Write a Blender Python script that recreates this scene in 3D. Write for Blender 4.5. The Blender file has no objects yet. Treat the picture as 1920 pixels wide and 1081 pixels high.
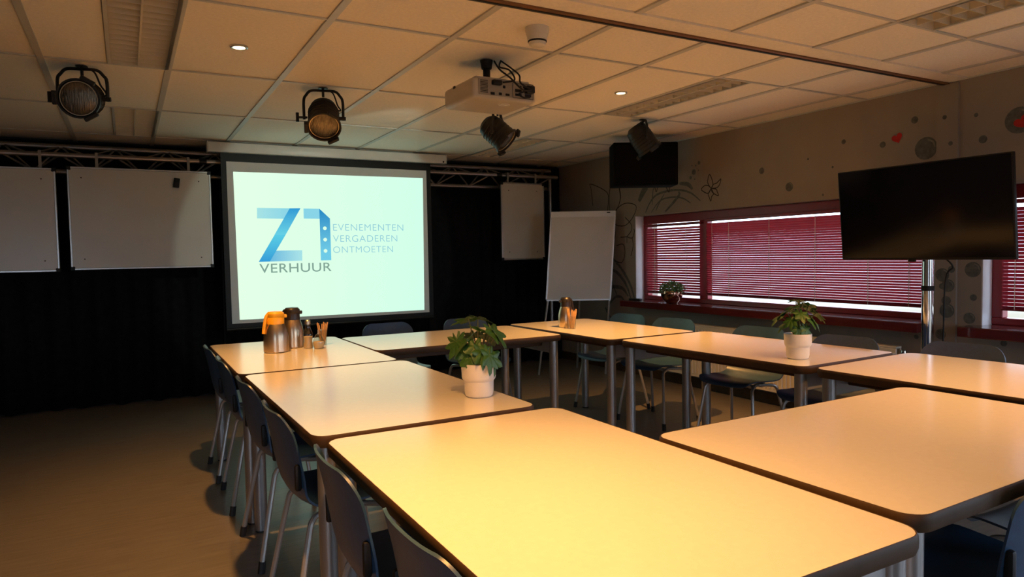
import bpy, bmesh, math, random
from mathutils import Vector, Matrix, Quaternion
random.seed(7)
sc = bpy.context.scene
COL = sc.collection
PI = math.pi

# ------------------------------------------------------------------ camera
CAM = Vector((-0.0103, -0.0282, 1.2856))
YAW, PITCH, ROLL, FPX = 0.50747, 0.048757, -0.017662, 1298.7
fw = Vector((math.sin(YAW)*math.cos(PITCH), math.cos(YAW)*math.cos(PITCH), -math.sin(PITCH)))
rt = Vector((math.cos(YAW), -math.sin(YAW), 0.0))
up = rt.cross(fw)
r2 = math.cos(ROLL)*rt + math.sin(ROLL)*up
u2 = -math.sin(ROLL)*rt + math.cos(ROLL)*up
cam = bpy.data.cameras.new('camera')
cam.sensor_width = 36.0
cam.lens = FPX*36.0/1920.0
cam.clip_start = 0.02
camo = bpy.data.objects.new('camera', cam)
M = Matrix.Identity(4)
for i in range(3):
    M[i][0], M[i][1], M[i][2], M[i][3] = r2[i], u2[i], -fw[i], CAM[i]
camo.matrix_world = M
COL.objects.link(camo)
sc.camera = camo

# ------------------------------------------------------------------ world, exposure
SKY_STRENGTH = 8.0
LAMP_W = 248.0
LAMP_COL = (1.0, 0.45, 0.11)
SCREEN_E = 1.0
w = bpy.data.worlds.new('overcast_sky'); sc.world = w; w.use_nodes = True
bg = w.node_tree.nodes['Background']
wn = w.node_tree
_tc = wn.nodes.new('ShaderNodeTexCoord'); _sx = wn.nodes.new('ShaderNodeSeparateXYZ'); _mr = wn.nodes.new('ShaderNodeMapRange'); _cr = wn.nodes.new('ShaderNodeValToRGB')
_mr.inputs['From Min'].default_value = -0.08; _mr.inputs['From Max'].default_value = 0.04     # ground below, even cloud above
_cr.color_ramp.elements[0].color = (0.13, 0.13, 0.12, 1); _cr.color_ramp.elements[1].color = (0.66, 0.78, 1.0, 1)
wn.links.new(_tc.outputs['Generated'], _sx.inputs[0]); wn.links.new(_sx.outputs['Z'], _mr.inputs['Value'])
wn.links.new(_mr.outputs[0], _cr.inputs[0]); wn.links.new(_cr.outputs[0], bg.inputs['Color'])
bg.inputs['Strength'].default_value = SKY_STRENGTH
vs = sc.view_settings
vs.view_transform = 'Standard'; vs.look = 'None'; vs.exposure = 0.0; vs.gamma = 1.0
vs.use_curve_mapping = False

# room dimensions (metres)
XW, YB, XL, YF = 4.67, 7.17, -3.0, -2.6     # right wall, screen wall, left wall, wall behind the camera
CZ = 2.345                                   # ceiling tile level
W1 = (2.66, 5.706, 0.79, 1.663)              # window 1 opening y0,y1,z0,z1
W2 = (0.55, 2.33, 0.79, 1.663)
W3_FILL = (-2.2, -0.1, 0.10, 1.663)  # unseen low window, added so that daylight reaches the floor
def portal(y0, y1, z0, z1):
    l = bpy.data.lights.new('daylight_portal', 'AREA'); l.shape = 'RECTANGLE'
    l.size = z1-z0; l.size_y = y1-y0
    l.cycles.is_portal = True
    o = bpy.data.objects.new('daylight_portal', l)
    o.location = (XW+0.22, (y0+y1)/2, (z0+z1)/2); o.rotation_euler = (0, PI/2, 0)
    COL.objects.link(o)
for wv in (W1, W2, W3_FILL): portal(*wv)
FILL_DOORS = [(2.3, 4.1), (-2.3, -0.9)]           # unseen glazed doors added behind the camera to let in cool daylight
for x0, x1 in FILL_DOORS:
    l = bpy.data.lights.new('daylight_portal', 'AREA'); l.shape = 'RECTANGLE'; l.size = x1-x0; l.size_y = 2.0
    l.cycles.is_portal = True
    o = bpy.data.objects.new('daylight_portal', l); o.location = ((x0+x1)/2, YF-.15, 1.05); o.rotation_euler = (PI/2, 0, 0)
    COL.objects.link(o)

# ------------------------------------------------------------------ materials
def mat(name, col, rough=0.5, metal=0.0, var=0.06, scale=12.0, bump=0.0, bscale=80.0, spec=0.5, stretch=None, emit=None, estr=0.0, coat=0.0, trans=0.0):
    m = bpy.data.materials.new(name); m.use_nodes = True
    nt = m.node_tree; b = nt.nodes['Principled BSDF']
    b.inputs['Roughness'].default_value = rough; b.inputs['Metallic'].default_value = metal
    b.inputs['Specular IOR Level'].default_value = spec
    if coat: b.inputs['Coat Weight'].default_value = coat
    if trans: b.inputs['Transmission Weight'].default_value = trans
    tc = nt.nodes.new('ShaderNodeTexCoord'); mp = nt.nodes.new('ShaderNodeMapping')
    nt.links.new(tc.outputs['Object'], mp.inputs['Vector'])
    if stretch: mp.inputs['Scale'].default_value = stretch
    n = nt.nodes.new('ShaderNodeTexNoise'); n.inputs['Scale'].default_value = scale; n.inputs['Detail'].default_value = 5
    nt.links.new(mp.outputs['Vector'], n.inputs['Vector'])
    r = nt.nodes.new('ShaderNodeValToRGB')
    r.color_ramp.elements[0].position = 0.3; r.color_ramp.elements[1].position = 0.7
    r.color_ramp.elements[0].color = (*[max(0, c*(1-var)) for c in col], 1)
    r.color_ramp.elements[1].color = (*[min(1, c*(1+var)) for c in col], 1)
    nt.links.new(n.outputs['Fac'], r.inputs['Fac']); nt.links.new(r.outputs['Color'], b.inputs['Base Color'])
    if bump:
        n2 = nt.nodes.new('ShaderNodeTexNoise'); n2.inputs['Scale'].default_value = bscale; n2.inputs['Detail'].default_value = 3
        nt.links.new(mp.outputs['Vector'], n2.inputs['Vector'])
        bp = nt.nodes.new('ShaderNodeBump'); bp.inputs['Strength'].default_value = bump; bp.inputs['Distance'].default_value = 0.004
        nt.links.new(n2.outputs['Fac'], bp.inputs['Height']); nt.links.new(bp.outputs['Normal'], b.inputs['Normal'])
    if emit:
        b.inputs['Emission Color'].default_value = (*emit, 1); b.inputs['Emission Strength'].default_value = estr
    return m
def thin_glass(name):
    m = bpy.data.materials.new(name); m.use_nodes = True; nt = m.node_tree
    for n in list(nt.nodes): nt.nodes.remove(n)
    o = nt.nodes.new('ShaderNodeOutputMaterial'); mx = nt.nodes.new('ShaderNodeMixShader')
    t = nt.nodes.new('ShaderNodeBsdfTransparent'); t.inputs['Color'].default_value = (.93, .95, .95, 1)
    g = nt.nodes.new('ShaderNodeBsdfGlossy'); g.inputs['Roughness'].default_value = 0.03
    lw = nt.nodes.new('ShaderNodeLayerWeight'); lw.inputs['Blend'].default_value = .5
    pw = nt.nodes.new('ShaderNodeMath'); pw.operation = 'POWER'; pw.inputs[1].default_value = 4.0
    f = nt.nodes.new('ShaderNodeMath'); f.operation = 'MULTIPLY_ADD'; f.inputs[1].default_value = .55; f.inputs[2].default_value = .035
    nt.links.new(lw.outputs['Facing'], pw.inputs[0]); nt.links.new(pw.outputs[0], f.inputs[0])
    nt.links.new(f.outputs[0], mx.inputs[0]); nt.links.new(t.outputs[0], mx.inputs[1]); nt.links.new(g.outputs[0], mx.inputs[2])
    nt.links.new(mx.outputs[0], o.inputs['Surface']); return m
def glow(name, col, strength, col2=None, axis='Z', a=0.0, b_=1.0):
    m = bpy.data.materials.new(name); m.use_nodes = True; nt = m.node_tree
    for n in list(nt.nodes): nt.nodes.remove(n)
    o = nt.nodes.new('ShaderNodeOutputMaterial'); e = nt.nodes.new('ShaderNodeEmission')
    e.inputs['Strength'].default_value = strength; e.inputs['Color'].default_value = (*col, 1)
    if col2:
        tc = nt.nodes.new('ShaderNodeTexCoord'); sx = nt.nodes.new('ShaderNodeSeparateXYZ'); mr = nt.nodes.new('ShaderNodeMapRange')
        mr.inputs['From Min'].default_value = a; mr.inputs['From Max'].default_value = b_
        cr = nt.nodes.new('ShaderNodeValToRGB'); cr.color_ramp.elements[0].color = (*col, 1); cr.color_ramp.elements[1].color = (*col2, 1)
        nt.links.new(tc.outputs['Object'], sx.inputs[0]); nt.links.new(sx.outputs[axis], mr.inputs['Value'])
        nt.links.new(mr.outputs[0], cr.inputs[0]); nt.links.new(cr.outputs[0], e.inputs['Color'])
    nt.links.new(e.outputs[0], o.inputs['Surface']); return m

m_floor = mat('floor_vinyl', (.185, .165, .14), .30, var=.16, scale=9, stretch=(.6, 6, 1), bump=.05, bscale=60)
m_wall = mat('taupe_plaster', (.30, .25, .205), .85, var=.05, scale=4, bump=.15, bscale=160)
m_wallb = mat('dark_back_wall', (.045, .04, .038), .9)
m_reveal = mat('white_reveal', (.72, .70, .70), .7, var=.04)
m_tile = mat('ceiling_tile', (.85, .77, .65), .92, var=.05, scale=60, bump=.35, bscale=240)
m_tbar = mat('tbar_enamel', (.52, .50, .45), .5, var=.03)
m_void = mat('ceiling_void', (.06, .055, .05), .9)
m_rail = mat('brown_rail_wood', (.17, .07, .02), .5, var=.4, scale=14, stretch=(.5, 4, 4))
m_dark = mat('black_track', (.012, .011, .01), .5)
m_curtain = mat('black_curtain', (.010, .009, .010), .95, var=.25, scale=20, bump=.2, bscale=300, spec=.1)
m_table = mat('cream_laminate', (.76, .73, .68), .17, var=.02, scale=50, spec=.85, bump=.012, bscale=500)
m_edge = mat('dark_brown_edging', (.060, .032, .014), .55, var=.2, spec=.25)
m_leg = mat('grey_metal_leg', (.34, .33, .32), .38, metal=.75, var=.05)
m_apron = mat('grey_apron', (.42, .41, .40), .45, metal=.5, var=.05)
m_shell = mat('navy_shell', (.026, .066, .132), .38, var=.12, scale=40, bump=.06, bscale=260)
m_teal = mat('teal_shell', (.020, .060, .125), .42, var=.12, scale=40, bump=.06, bscale=260)
m_char = mat('charcoal_shell', (.050, .074, .135), .5, var=.12, scale=60, bump=.1, bscale=260)
m_tube = mat('pale_steel_tube', (.50, .48, .45), .35, metal=.6, var=.04)
m_cap = mat('black_rubber', (.012, .011, .011), .6)
m_white = mat('white_enamel', (.74, .73, .69), .35, var=.03)
m_board = mat('whiteboard_enamel', (.62, .58, .50), .3, var=.04, scale=3)
m_alu = mat('aluminium', (.55, .54, .52), .32, metal=.85, var=.05)
m_truss = mat('truss_aluminium', (.40, .36, .33), .40, metal=.9, var=.06)
m_black = mat('black_plastic', (.007, .0065, .0065), .5, spec=.3)
m_par = mat('black_metal_can', (.009, .008, .008), .5, metal=.1, var=.2)
m_grille = mat('speaker_grille', (.003, .003, .003), .8, var=.3, scale=200, spec=.1)
m_tv = mat('tv_glass', (.004, .004, .005), .11, var=.0, spec=.6)
m_chrome = mat('chrome', (.75, .75, .75), .10, metal=1.0, var=.02)
m_steel = mat('brushed_steel', (.60, .47, .32), .30, metal=1.0, var=.05, scale=30, stretch=(1, 1, .1))
m_yellow = mat('yellow_plastic', (.90, .44, .015), .35, var=.04)
m_brown = mat('dark_brown_plastic', (.022, .015, .011), .35)
m_red = mat('red_paint', (.23, .008, .012), .35, var=.1, scale=8)
m_sill = mat('red_brown_lacquer', (.12, .020, .018), .10, var=.12, scale=5, stretch=(4, .5, 4), coat=.4)
m_slat = mat('red_blind_slat', (.40, .030, .055), .42, var=.05)
m_cord = mat('cream_cord', (.7, .62, .5), .8)
m_rad = mat('radiator_enamel', (.70, .64, .52), .4, var=.04)
m_glass = thin_glass('window_glass')
m_gl2 = thin_glass('drinking_glass')
for _n in m_gl2.node_tree.nodes:
    if _n.type == 'BSDF_TRANSPARENT': _n.inputs[0].default_value = (.80, .80, .76, 1)
    if _n.type == 'MATH' and _n.operation == 'MULTIPLY_ADD': _n.inputs[2].default_value = .09
m_cream = mat('coffee_creamer', (.82, .66, .42), .7)
m_wood = mat('stirrer_wood', (.72, .40, .14), .6, var=.15, scale=40)
m_pot = mat('white_pot', (.78, .73, .66), .45, var=.04, scale=18)
m_soil = mat('potting_soil', (.03, .018, .01), .95, var=.4, scale=90, bump=.8)
m_leaf = mat('green_leaf', (.042, .115, .016), .42, var=.35, scale=26, bump=.1)
m_leaf2 = mat('small_green_leaf', (.17, .30, .11), .5, var=.45, scale=40)
m_stem = mat('brown_stem', (.16, .14, .04), .6, var=.3)
m_copper = mat('copper_bowl', (.50, .27, .19), .16, metal=1.0, var=.05)
m_proj = mat('projector_shell', (.46, .42, .37), .45, var=.04)
m_projd = mat('projector_panel', (.30, .27, .23), .5, var=.05)
m_lens = mat('ribbed_lens', (.20, .17, .13), .22, metal=.8, var=.3, scale=30, stretch=(7, 1, 1), bump=.8, bscale=24)
m_grey = mat('mural_grey', (.115, .115, .10), .85, var=.3, scale=30)
m_ink = mat('mural_ink', (.028, .024, .020), .85, var=.2)
m_heart = mat('mural_red', (.42, .015, .012), .8, var=.15, scale=30)
m_margin = mat('projection_cloth', (.62, .62, .60), .9, var=.02)
m_detect = mat('detector_white', (.66, .62, .55), .5, var=.03)
m_louv = mat('louvre_aluminium', (.72, .64, .50), .45, metal=.15, var=.05)
m_bulb = mat('halogen_bulb', (1, .9, .7), .4, emit=(1.0, .72, .32), estr=14.0)

# ------------------------------------------------------------------ geometry helpers
def join(*gs):
    V, Fc = [], []
    for g in gs:
        o = len(V); V += list(g[0]); Fc += [tuple(i+o for i in f) for f in g[1]]
    return V, Fc
def tf(g, mtx): return [tuple(mtx @ Vector(v)) for v in g[0]], g[1]
def mv(g, x=0, y=0, z=0): return [(a+x, b+y, c+z) for a, b, c in g[0]], g[1]
def box(x0, x1, y0, y1, z0, z1):
    return [(x0,y0,z0),(x1,y0,z0),(x1,y1,z0),(x0,y1,z0),(x0,y0,z1),(x1,y0,z1),(x1,y1,z1),(x0,y1,z1)], \
           [(0,3,2,1),(4,5,6,7),(0,1,5,4),(1,2,6,5),(2,3,7,6),(3,0,4,7)]
def rbox(x0, x1, y0, y1, z0, z1, b=.01, seg=2):
    bm = bmesh.new(); bmesh.ops.create_cube(bm, size=1)
    for v in bm.verts: v.co = ((x0+x1)/2+v.co.x*(x1-x0), (y0+y1)/2+v.co.y*(y1-y0), (z0+z1)/2+v.co.z*(z1-z0))
    bmesh.ops.bevel(bm, geom=list(bm.edges), offset=b, segments=seg, affect='EDGES', profile=.5)
    bm.verts.index_update()
    g = [tuple(v.co) for v in bm.verts], [tuple(v.index for v in f.verts) for f in bm.faces]
    bm.free(); return g
def catmull(P, n=6, closed=False):
    P = [Vector(p) for p in P]; out = []; N = len(P)
    for i in range(N if closed else N-1):
        if closed: a, b, c, d = P[i-1], P[i], P[(i+1) % N], P[(i+2) % N]
        else: a, b, c, d = P[max(i-1,0)], P[i], P[i+1], P[min(i+2,N-1)]
        for k in range(n):
            t = k/n
            out.append(.5*((2*b)+(c-a)*t+(2*a-5*b+4*c-d)*t*t+(3*b-a-3*c+d)*t**3))
    if not closed: out.append(P[-1])
    return out
def tube(P, r, n=8, closed=False, caps=True, sx=1.0):
    P = [Vector(p) for p in P]; N = len(P); V, Fc = [], []
    rr = r if isinstance(r, (list, tuple)) else [r]*N
    T = []
    for i in range(N):
        a = P[i-1] if (i or closed) else P[0]; b = P[(i+1) % N] if (i < N-1 or closed) else P[-1]
        T.append((b-a).normalized())
    ref = Vector((0,0,1)) if abs(T[0].z) < .9 else Vector((1,0,0))
    nrm = T[0].cross(ref).normalized()
    for i in range(N):
        if i: nrm = (T[i-1].rotation_difference(T[i]) @ nrm)
        nrm = (nrm - T[i]*nrm.dot(T[i])).normalized(); bi = T[i].cross(nrm)
        for k in range(n):
            a = 2*PI*k/n; V.append(tuple(P[i]+rr[i]*(math.cos(a)*nrm*sx+math.sin(a)*bi)))
    for i in range(N if closed else N-1):
        for k in range(n):
            j = (i+1) % N
            Fc.append((i*n+k, i*n+(k+1) % n, j*n+(k+1) % n, j*n+k))
    if caps and not closed:
        Fc.append(tuple(range(n-1, -1, -1))); Fc.append(tuple((N-1)*n+k for k in range(n)))
    return V, Fc
def lathe(prof, n=24, cx=0, cy=0):
    V, Fc = [], []; m = len(prof)
    for k in range(n):
        a = 2*PI*k/n
        for r, z in prof: V.append((cx+r*math.cos(a), cy+r*math.sin(a), z))
    for k in range(n):
        j = (k+1) % n
        for i in range(m-1): Fc.append((k*m+i, j*m+i, j*m+i+1, k*m+i+1))
    if prof[0][0] > 1e-4: Fc.append(tuple(k*m for k in range(n-1, -1, -1)))
    if prof[-1][0] > 1e-4: Fc.append(tuple(k*m+m-1 for k in range(n)))
    return V, Fc
def prism(out, z0, z1):
    n = len(out)
    V = [(x,y,z0) for x,y in out]+[(x,y,z1) for x,y in out]
    Fc = [tuple(range(n-1,-1,-1)), tuple(range(n,2*n))]+[(i,(i+1)%n,n+(i+1)%n,n+i) for i in range(n)]
    return V, Fc
def rrect(hx, hy, r, n=6):
    o = []
    for cx, cy, a0 in ((hx-r,hy-r,0),(-hx+r,hy-r,PI/2),(-hx+r,-hy+r,PI),(hx-r,-hy+r,1.5*PI)):
        for k in range(n+1):
            a = a0+PI/2*k/n; o.append((cx+r*math.cos(a), cy+r*math.sin(a)))
    return o
def mesh(name, g, m, smooth=True, ang=35):
    me = bpy.data.meshes.new(name); me.from_pydata([tuple(v) for v in g[0]], [], g[1]); me.update()
    bm = bmesh.new(); bm.from_mesh(me); bmesh.ops.remove_doubles(bm, verts=bm.verts, dist=1e-6)
    bmesh.ops.recalc_face_normals(bm, faces=bm.faces); bm.to_mesh(me); bm.free()
    me.materials.append(m)
    if smooth:
        for p in me.polygons: p.use_smooth = True
        me.set_sharp_from_angle(angle=math.radians(ang))
    return me
def obj(name, g, m=None, parent=None, loc=(0,0,0), rot=(0,0,0), smooth=True):
    me = g if isinstance(g, bpy.types.Mesh) else mesh(name, g, m, smooth)
    o = bpy.data.objects.new(name, me); o.location = loc; o.rotation_euler = rot
    COL.objects.link(o)
    if parent is not None: o.parent = parent
    return o
def tag(o, label, cat, group=None):
    o['label'] = label; o['category'] = cat
    if group: o['group'] = group
    return o
def thing(name, label, cat, loc=(0,0,0), rz=0.0, group=None):
    o = bpy.data.objects.new(name, None); COL.objects.link(o); o.empty_display_size = .05
    o.location = loc; o.rotation_euler = (0,0,rz)
    return tag(o, label, cat, group)
def struct(name, g, m, label=None):
    o = obj(name, g, m, smooth=False); o['kind'] = 'structure'
    if label: o['label'] = label
    return o
def copy_tree(o, parent=None):
    c = o.copy(); COL.objects.link(c); c.parent = parent
    for ch in list(o.children): copy_tree(ch, c)
    return c

# ------------------------------------------------------------------ room shell
floor = struct('floor', box(XL-.1, XW+.3, YF-.1, YB+.1, -.1, 0), m_floor, 'brown grey vinyl floor')
struct('wall_back', box(XL-.1, XW+.3, YB, YB+.12, 0, 2.6), m_wallb, 'dark wall behind the black curtain')
struct('wall_left', box(XL-.12, XL, YF, YB, 0, 2.6), m_wall, 'taupe side wall')
_e = [XL-.1, FILL_DOORS[1][0], FILL_DOORS[1][1], FILL_DOORS[0][0], FILL_DOORS[0][1], XW+.3]
struct('wall_front', join(*[box(a, b, YF-.12, YF, 0, 2.6) for a, b in zip(_e[::2], _e[1::2])], *[box(a, b, YF-.12, YF, 2.06, 2.6) for a, b in FILL_DOORS]), m_wall, 'taupe wall opposite the screen')
for n, (a, b) in enumerate(FILL_DOORS):
    d = bpy.data.objects.new('door_%d' % (n+1), None); COL.objects.link(d); d.location = ((a+b)/2, YF-.06, 0); d['kind'] = 'structure'; d['label'] = 'unseen red framed glazed door added for daylight opposite the screen'
    h = (b-a)/2
    for q in (box(-h, -h+.09, -.03, .03, 0, 2.06), box(h-.09, h, -.03, .03, 0, 2.06), box(-.05, .05, -.03, .03, 0, 2.06)): obj('door_stile', q, m_red, d, smooth=False)
    for q in (box(-h+.09, h-.09, -.028, .028, 0, .12), box(-h+.09, h-.09, -.028, .028, 1.96, 2.06)): obj('door_rail', q, m_red, d, smooth=False)
    for sg in (-1, 1): obj('pane', box(min(sg*.05, sg*(h-.09)), max(sg*.05, sg*(h-.09)), -.003, .003, .12, 1.96), m_glass, d, smooth=False)
    obj('door_handle', tube([(.07, .035, 1.0), (.07, .075, 1.0), (.17, .075, 1.0)], .009, 8), m_alu, d)
segs = []
ys = sorted([YF, YB]+[v for wv in (W1, W2, W3_FILL) for v in wv[:2]])
for y0, y1 in zip(ys, ys[1:]):
    hit = [wv for wv in (W1, W2, W3_FILL) if abs(y0-wv[0]) < 1e-6]
    if hit:
        segs += [box(XW, XW+.3, y0, y1, 0, hit[0][2]-.065), box(XW, XW+.3, y0, y1, hit[0][3], 2.6)]
    else: segs.append(box(XW, XW+.3, y0, y1, 0, 2.6))
wall_right = struct('wall_right', join(*segs), m_wall, 'taupe painted window wall with drawn flowers and bubbles')
for wv in (W1, W2, W3_FILL):
    for yy in ((wv[0]-.0, wv[0]+.006), (wv[1]-.006, wv[1])):
        obj('reveal_panel', box(XW+.001, XW+.14, yy[0], yy[1], wv[2], wv[3]-.001), m_reveal, wall_right, smooth=False)

# ceiling: void slab, tiles, bars
ceiling = struct('ceiling', box(XL-.1, XW+.3, YF-.1, YB+.1, CZ+.11, CZ+.2), m_void, 'suspended ceiling of cream mineral tiles')
GX0, GD = 0.237, 0.5925
gx = [GX0+GD*k for k in range(-6, 9)]
gx = [x for x in gx if XL < x < XW]
gyA = [3.1, 4.3, 5.5, 6.7]; gyB = [1.975, 0.775, -0.425, -1.625]
BEAM0, BEAM1 = 2.425, 2.575
xs_e = [XL]+gx+[XW]
yA = [BEAM1]+gyA+[YB]; yB = [YF]+gyB[::-1]+[BEAM0]
FIX = [(-.055+.0, 3.1, 4.3), (-.055, 5.5, 6.7), (3.2, 3.1, 4.3), (3.2, 5.5, 6.7), (3.2, .775, 1.975), (-.055, .775, 1.975)]
FIX = [(x+.0, a, b) for x, a, b in FIX]
tile_cache = {}
def tile(x0, x1, y0, y1):
    k = (round(x1-x0,3), round(y1-y0,3))
    if k not in tile_cache:
        tile_cache[k] = mesh('ceiling_tile', rbox(-k[0]/2, k[0]/2, -k[1]/2, k[1]/2, 0, .015, .003, 1), m_tile)
    obj('tile', tile_cache[k], parent=ceiling, loc=((x0+x1)/2, (y0+y1)/2, CZ+.004+random.uniform(-.0006,.0012)))
hb = .016
def bay(yl):
    for y0, y1 in zip(yl, yl[1:]):
        for x0, x1 in zip(xs_e, xs_e[1:]):
            a0, a1 = x0+.002, x1-.002
            fx = None
            for f in FIX:
                if abs(f[1]-y0) < .01 and x0-.02 <= f[0] and f[0]+.29 <= x1+.03: fx = f
            if fx:
                if fx[0]-x0 > .15: tile(a0, fx[0]-.002, y0+.002, y1-.002)
                else: tile(fx[0]+.292+.002, a1, y0+.002, y1-.002)
            else: tile(a0, a1, y0+.002, y1-.002)
bay(yA); bay(yB)
bar_a = mesh('main_bar', box(-.016, .016, 0, yA[-1]-yA[0], -.004, .004), m_tbar, False)
bar_b = mesh('main_bar', box(-.016, .016, 0, yB[-1]-yB[0], -.004, .004), m_tbar, False)
for x in gx:
    obj('main_bar', bar_a, parent=ceiling, loc=(x, yA[0], CZ))
    obj('main_bar', bar_b, parent=ceiling, loc=(x, yB[0], CZ))
bar_c = mesh('cross_bar', box(XL, XW, -.008, .008, -.003, .003), m_tbar, False)
for y in gyA+gyB: obj('cross_bar', bar_c, parent=ceiling, loc=(0, y, CZ))
obj('edge_bar', box(XW-.018, XW, BEAM1, YB, CZ-.004, CZ+.004), m_tbar, ceiling, smooth=False)
obj('edge_bar', box(XW-.018, XW, YF, BEAM0, CZ-.004, CZ+.004), m_tbar, ceiling, smooth=False)
# boxed beam with brown sliding-partition rail
beam = struct('trim_1', box(XL, XW, BEAM0, BEAM1-.035, CZ-.004, CZ+.1), m_tile, 'cream boxed strip across the ceiling')
obj('rail', box(XL, XW, BEAM1-.035, BEAM1-.012, CZ-.012, CZ+.02), m_rail, beam, smooth=False)
obj('track', box(XL, XW, BEAM1-.012, BEAM1+.002, CZ-.016, CZ+.02), m_dark, beam, smooth=False)
struct('trim_2', box(XW-.018, XW, 2.476, 2.609, 0, CZ-.016), m_wall, 'taupe pilaster strip under the ceiling rail')
struct('baseboard_right', box(XW-.014, XW, YF, YB, 0, .09), m_edge, 'dark skirting along the window wall')

# recessed louvre lights (switched off)
def louvre(x, y0, y1, label):
    t = thing('louvre_light', label, 'ceiling light', (x+.146, (y0+y1)/2, CZ), 0, 'unlit recessed louvre lights')
    hx, hy = .142, (y1-y0)/2-.004
    obj('housing', join(box(-hx,-hx+.006,-hy,hy,.0,.07), box(hx-.006,hx,-hy,hy,.0,.07), box(-hx,hx,-hy,-hy+.006,.0,.07), box(-hx,hx,hy-.006,hy,.0,.07), box(-hx,hx,-hy,hy,.07,.075)), m_louv, t, smooth=False)
    obj('rim', join(box(-hx-.004,-hx+.012,-hy,hy,-.004,.004), box(hx-.012,hx+.004,-hy,hy,-.004,.004)), m_tbar, t, smooth=False)
    obj('spine', box(-.004,.004,-hy+.006,hy-.006,.002,.042), m_louv, t, smooth=False)
    n = 15
    bl = mesh('blade', join(box(-hx+.006,-.004,-.0015,.0015,.002,.04), box(.004,hx-.006,-.0015,.0015,.002,.04)), m_louv, False)
    for k in range(1, n): obj('blade', bl, parent=t, loc=(0, -hy+2*hy*k/n, 0))
    for s in (-1, 1): obj('lamp_tube', tube([(s*.07,-hy+.03,.055),(s*.07,hy-.03,.055)], .011, 8), m_white, t)
LL = ['unlit louvre light beside the ceiling spotlight hung farthest from the windows', 'unlit louvre light close to the truss above the whiteboards',
      'unlit louvre light beside the lit ceiling spot near the loudspeaker', 'unlit louvre light close to the truss near the portrait whiteboard',
      'unlit louvre light beyond the brown ceiling rail', 'unlit louvre light over the empty floor side']
for f, l in zip(FIX, LL): louvre(*f, l)

# lit halogen downlights
def downlight(x, y, k, label):
    t = thing('ceiling_downlight', label, 'downlight', (x, y, CZ), 0, 'lit halogen downlights')
    obj('trim_ring', lathe([(.030,.004),(.030,-.004),(.036,-.006),(.043,-.003),(.043,.004)], 24), m_alu, t)
    obj('bulb', lathe([(0,-.001),(.020,-.001),(.029,.002),(.029,.004),(0,.004)], 20), m_bulb, t)
    l = bpy.data.lights.new('halogen', 'SPOT'); l.energy = LAMP_W*k; l.color = LAMP_COL
    l.spot_size = math.radians(106); l.spot_blend = 1.0; l.shadow_soft_size = .028
    o = bpy.data.objects.new('halogen_light', l); COL.objects.link(o); o.parent = t; o.location = (0,0,-.012)
downlight(.526, 3.70, .63, 'lit round downlight between the louvre light and the hanging spotlights')
downlight(2.905, 3.68, 1.0, 'lit round downlight beside the louvre light near the loudspeaker')
downlight(.526, 1.30, 1.14, 'lit round downlight above the bare corner table')
downlight(2.905, 1.30, .68, 'lit round downlight above the table beside the television')

# ------------------------------------------------------------------ windows
def window(n, wv, bars):
    y0, y1, z0, z1 = wv
    xf0, xf1 = XW+.105, XW+.17
    t = bpy.data.objects.new('window_%d' % n, None); COL.objects.link(t); t.location = (XW+.13, (y0+y1)/2, z0)
    t['kind'] = 'structure'; t['label'] = 'red framed window with red venetian blinds'
    ox, oy, oz = t.location
    def P(name, g, m): return obj(name, mv(g, -ox, -oy, -oz), m, t, smooth=False)
    f = .07
    P('frame_rail', rbox(xf0, xf1, y0+.006, y1-.006, z0, z0+.045, .004, 1), m_red)
    P('frame_rail', rbox(xf0, xf1, y0+.006, y1-.006, z1-.085, z1-.001, .004, 1), m_red)
    for a, b in [(y0+.006, y0+f), (y1-f, y1-.006)]+bars: P('frame_stile', rbox(xf0, xf1, a, b, z0+.045, z1-.085, .004, 1), m_red)
    ed = [y0+f]+[v for b in sorted(bars) for v in b]+[y1-f]
    for a, b in zip(ed[::2], ed[1::2]): P('pane', box(xf1-.02, xf1-.016, a, b, z0+.045, z1-.085), m_glass)
    s = P('sill', rbox(XW-.17, xf0+.01, y0-.03, y1+.055, z0-.065, z0, .006, 2), m_sill)
window(1, W1, [(4.78, 4.885)])
window(2, W2, [(1.40, 1.50)])
window(3, W3_FILL, [(-1.05, -.95)])  # added daylight opening out of view, without a blind

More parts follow.
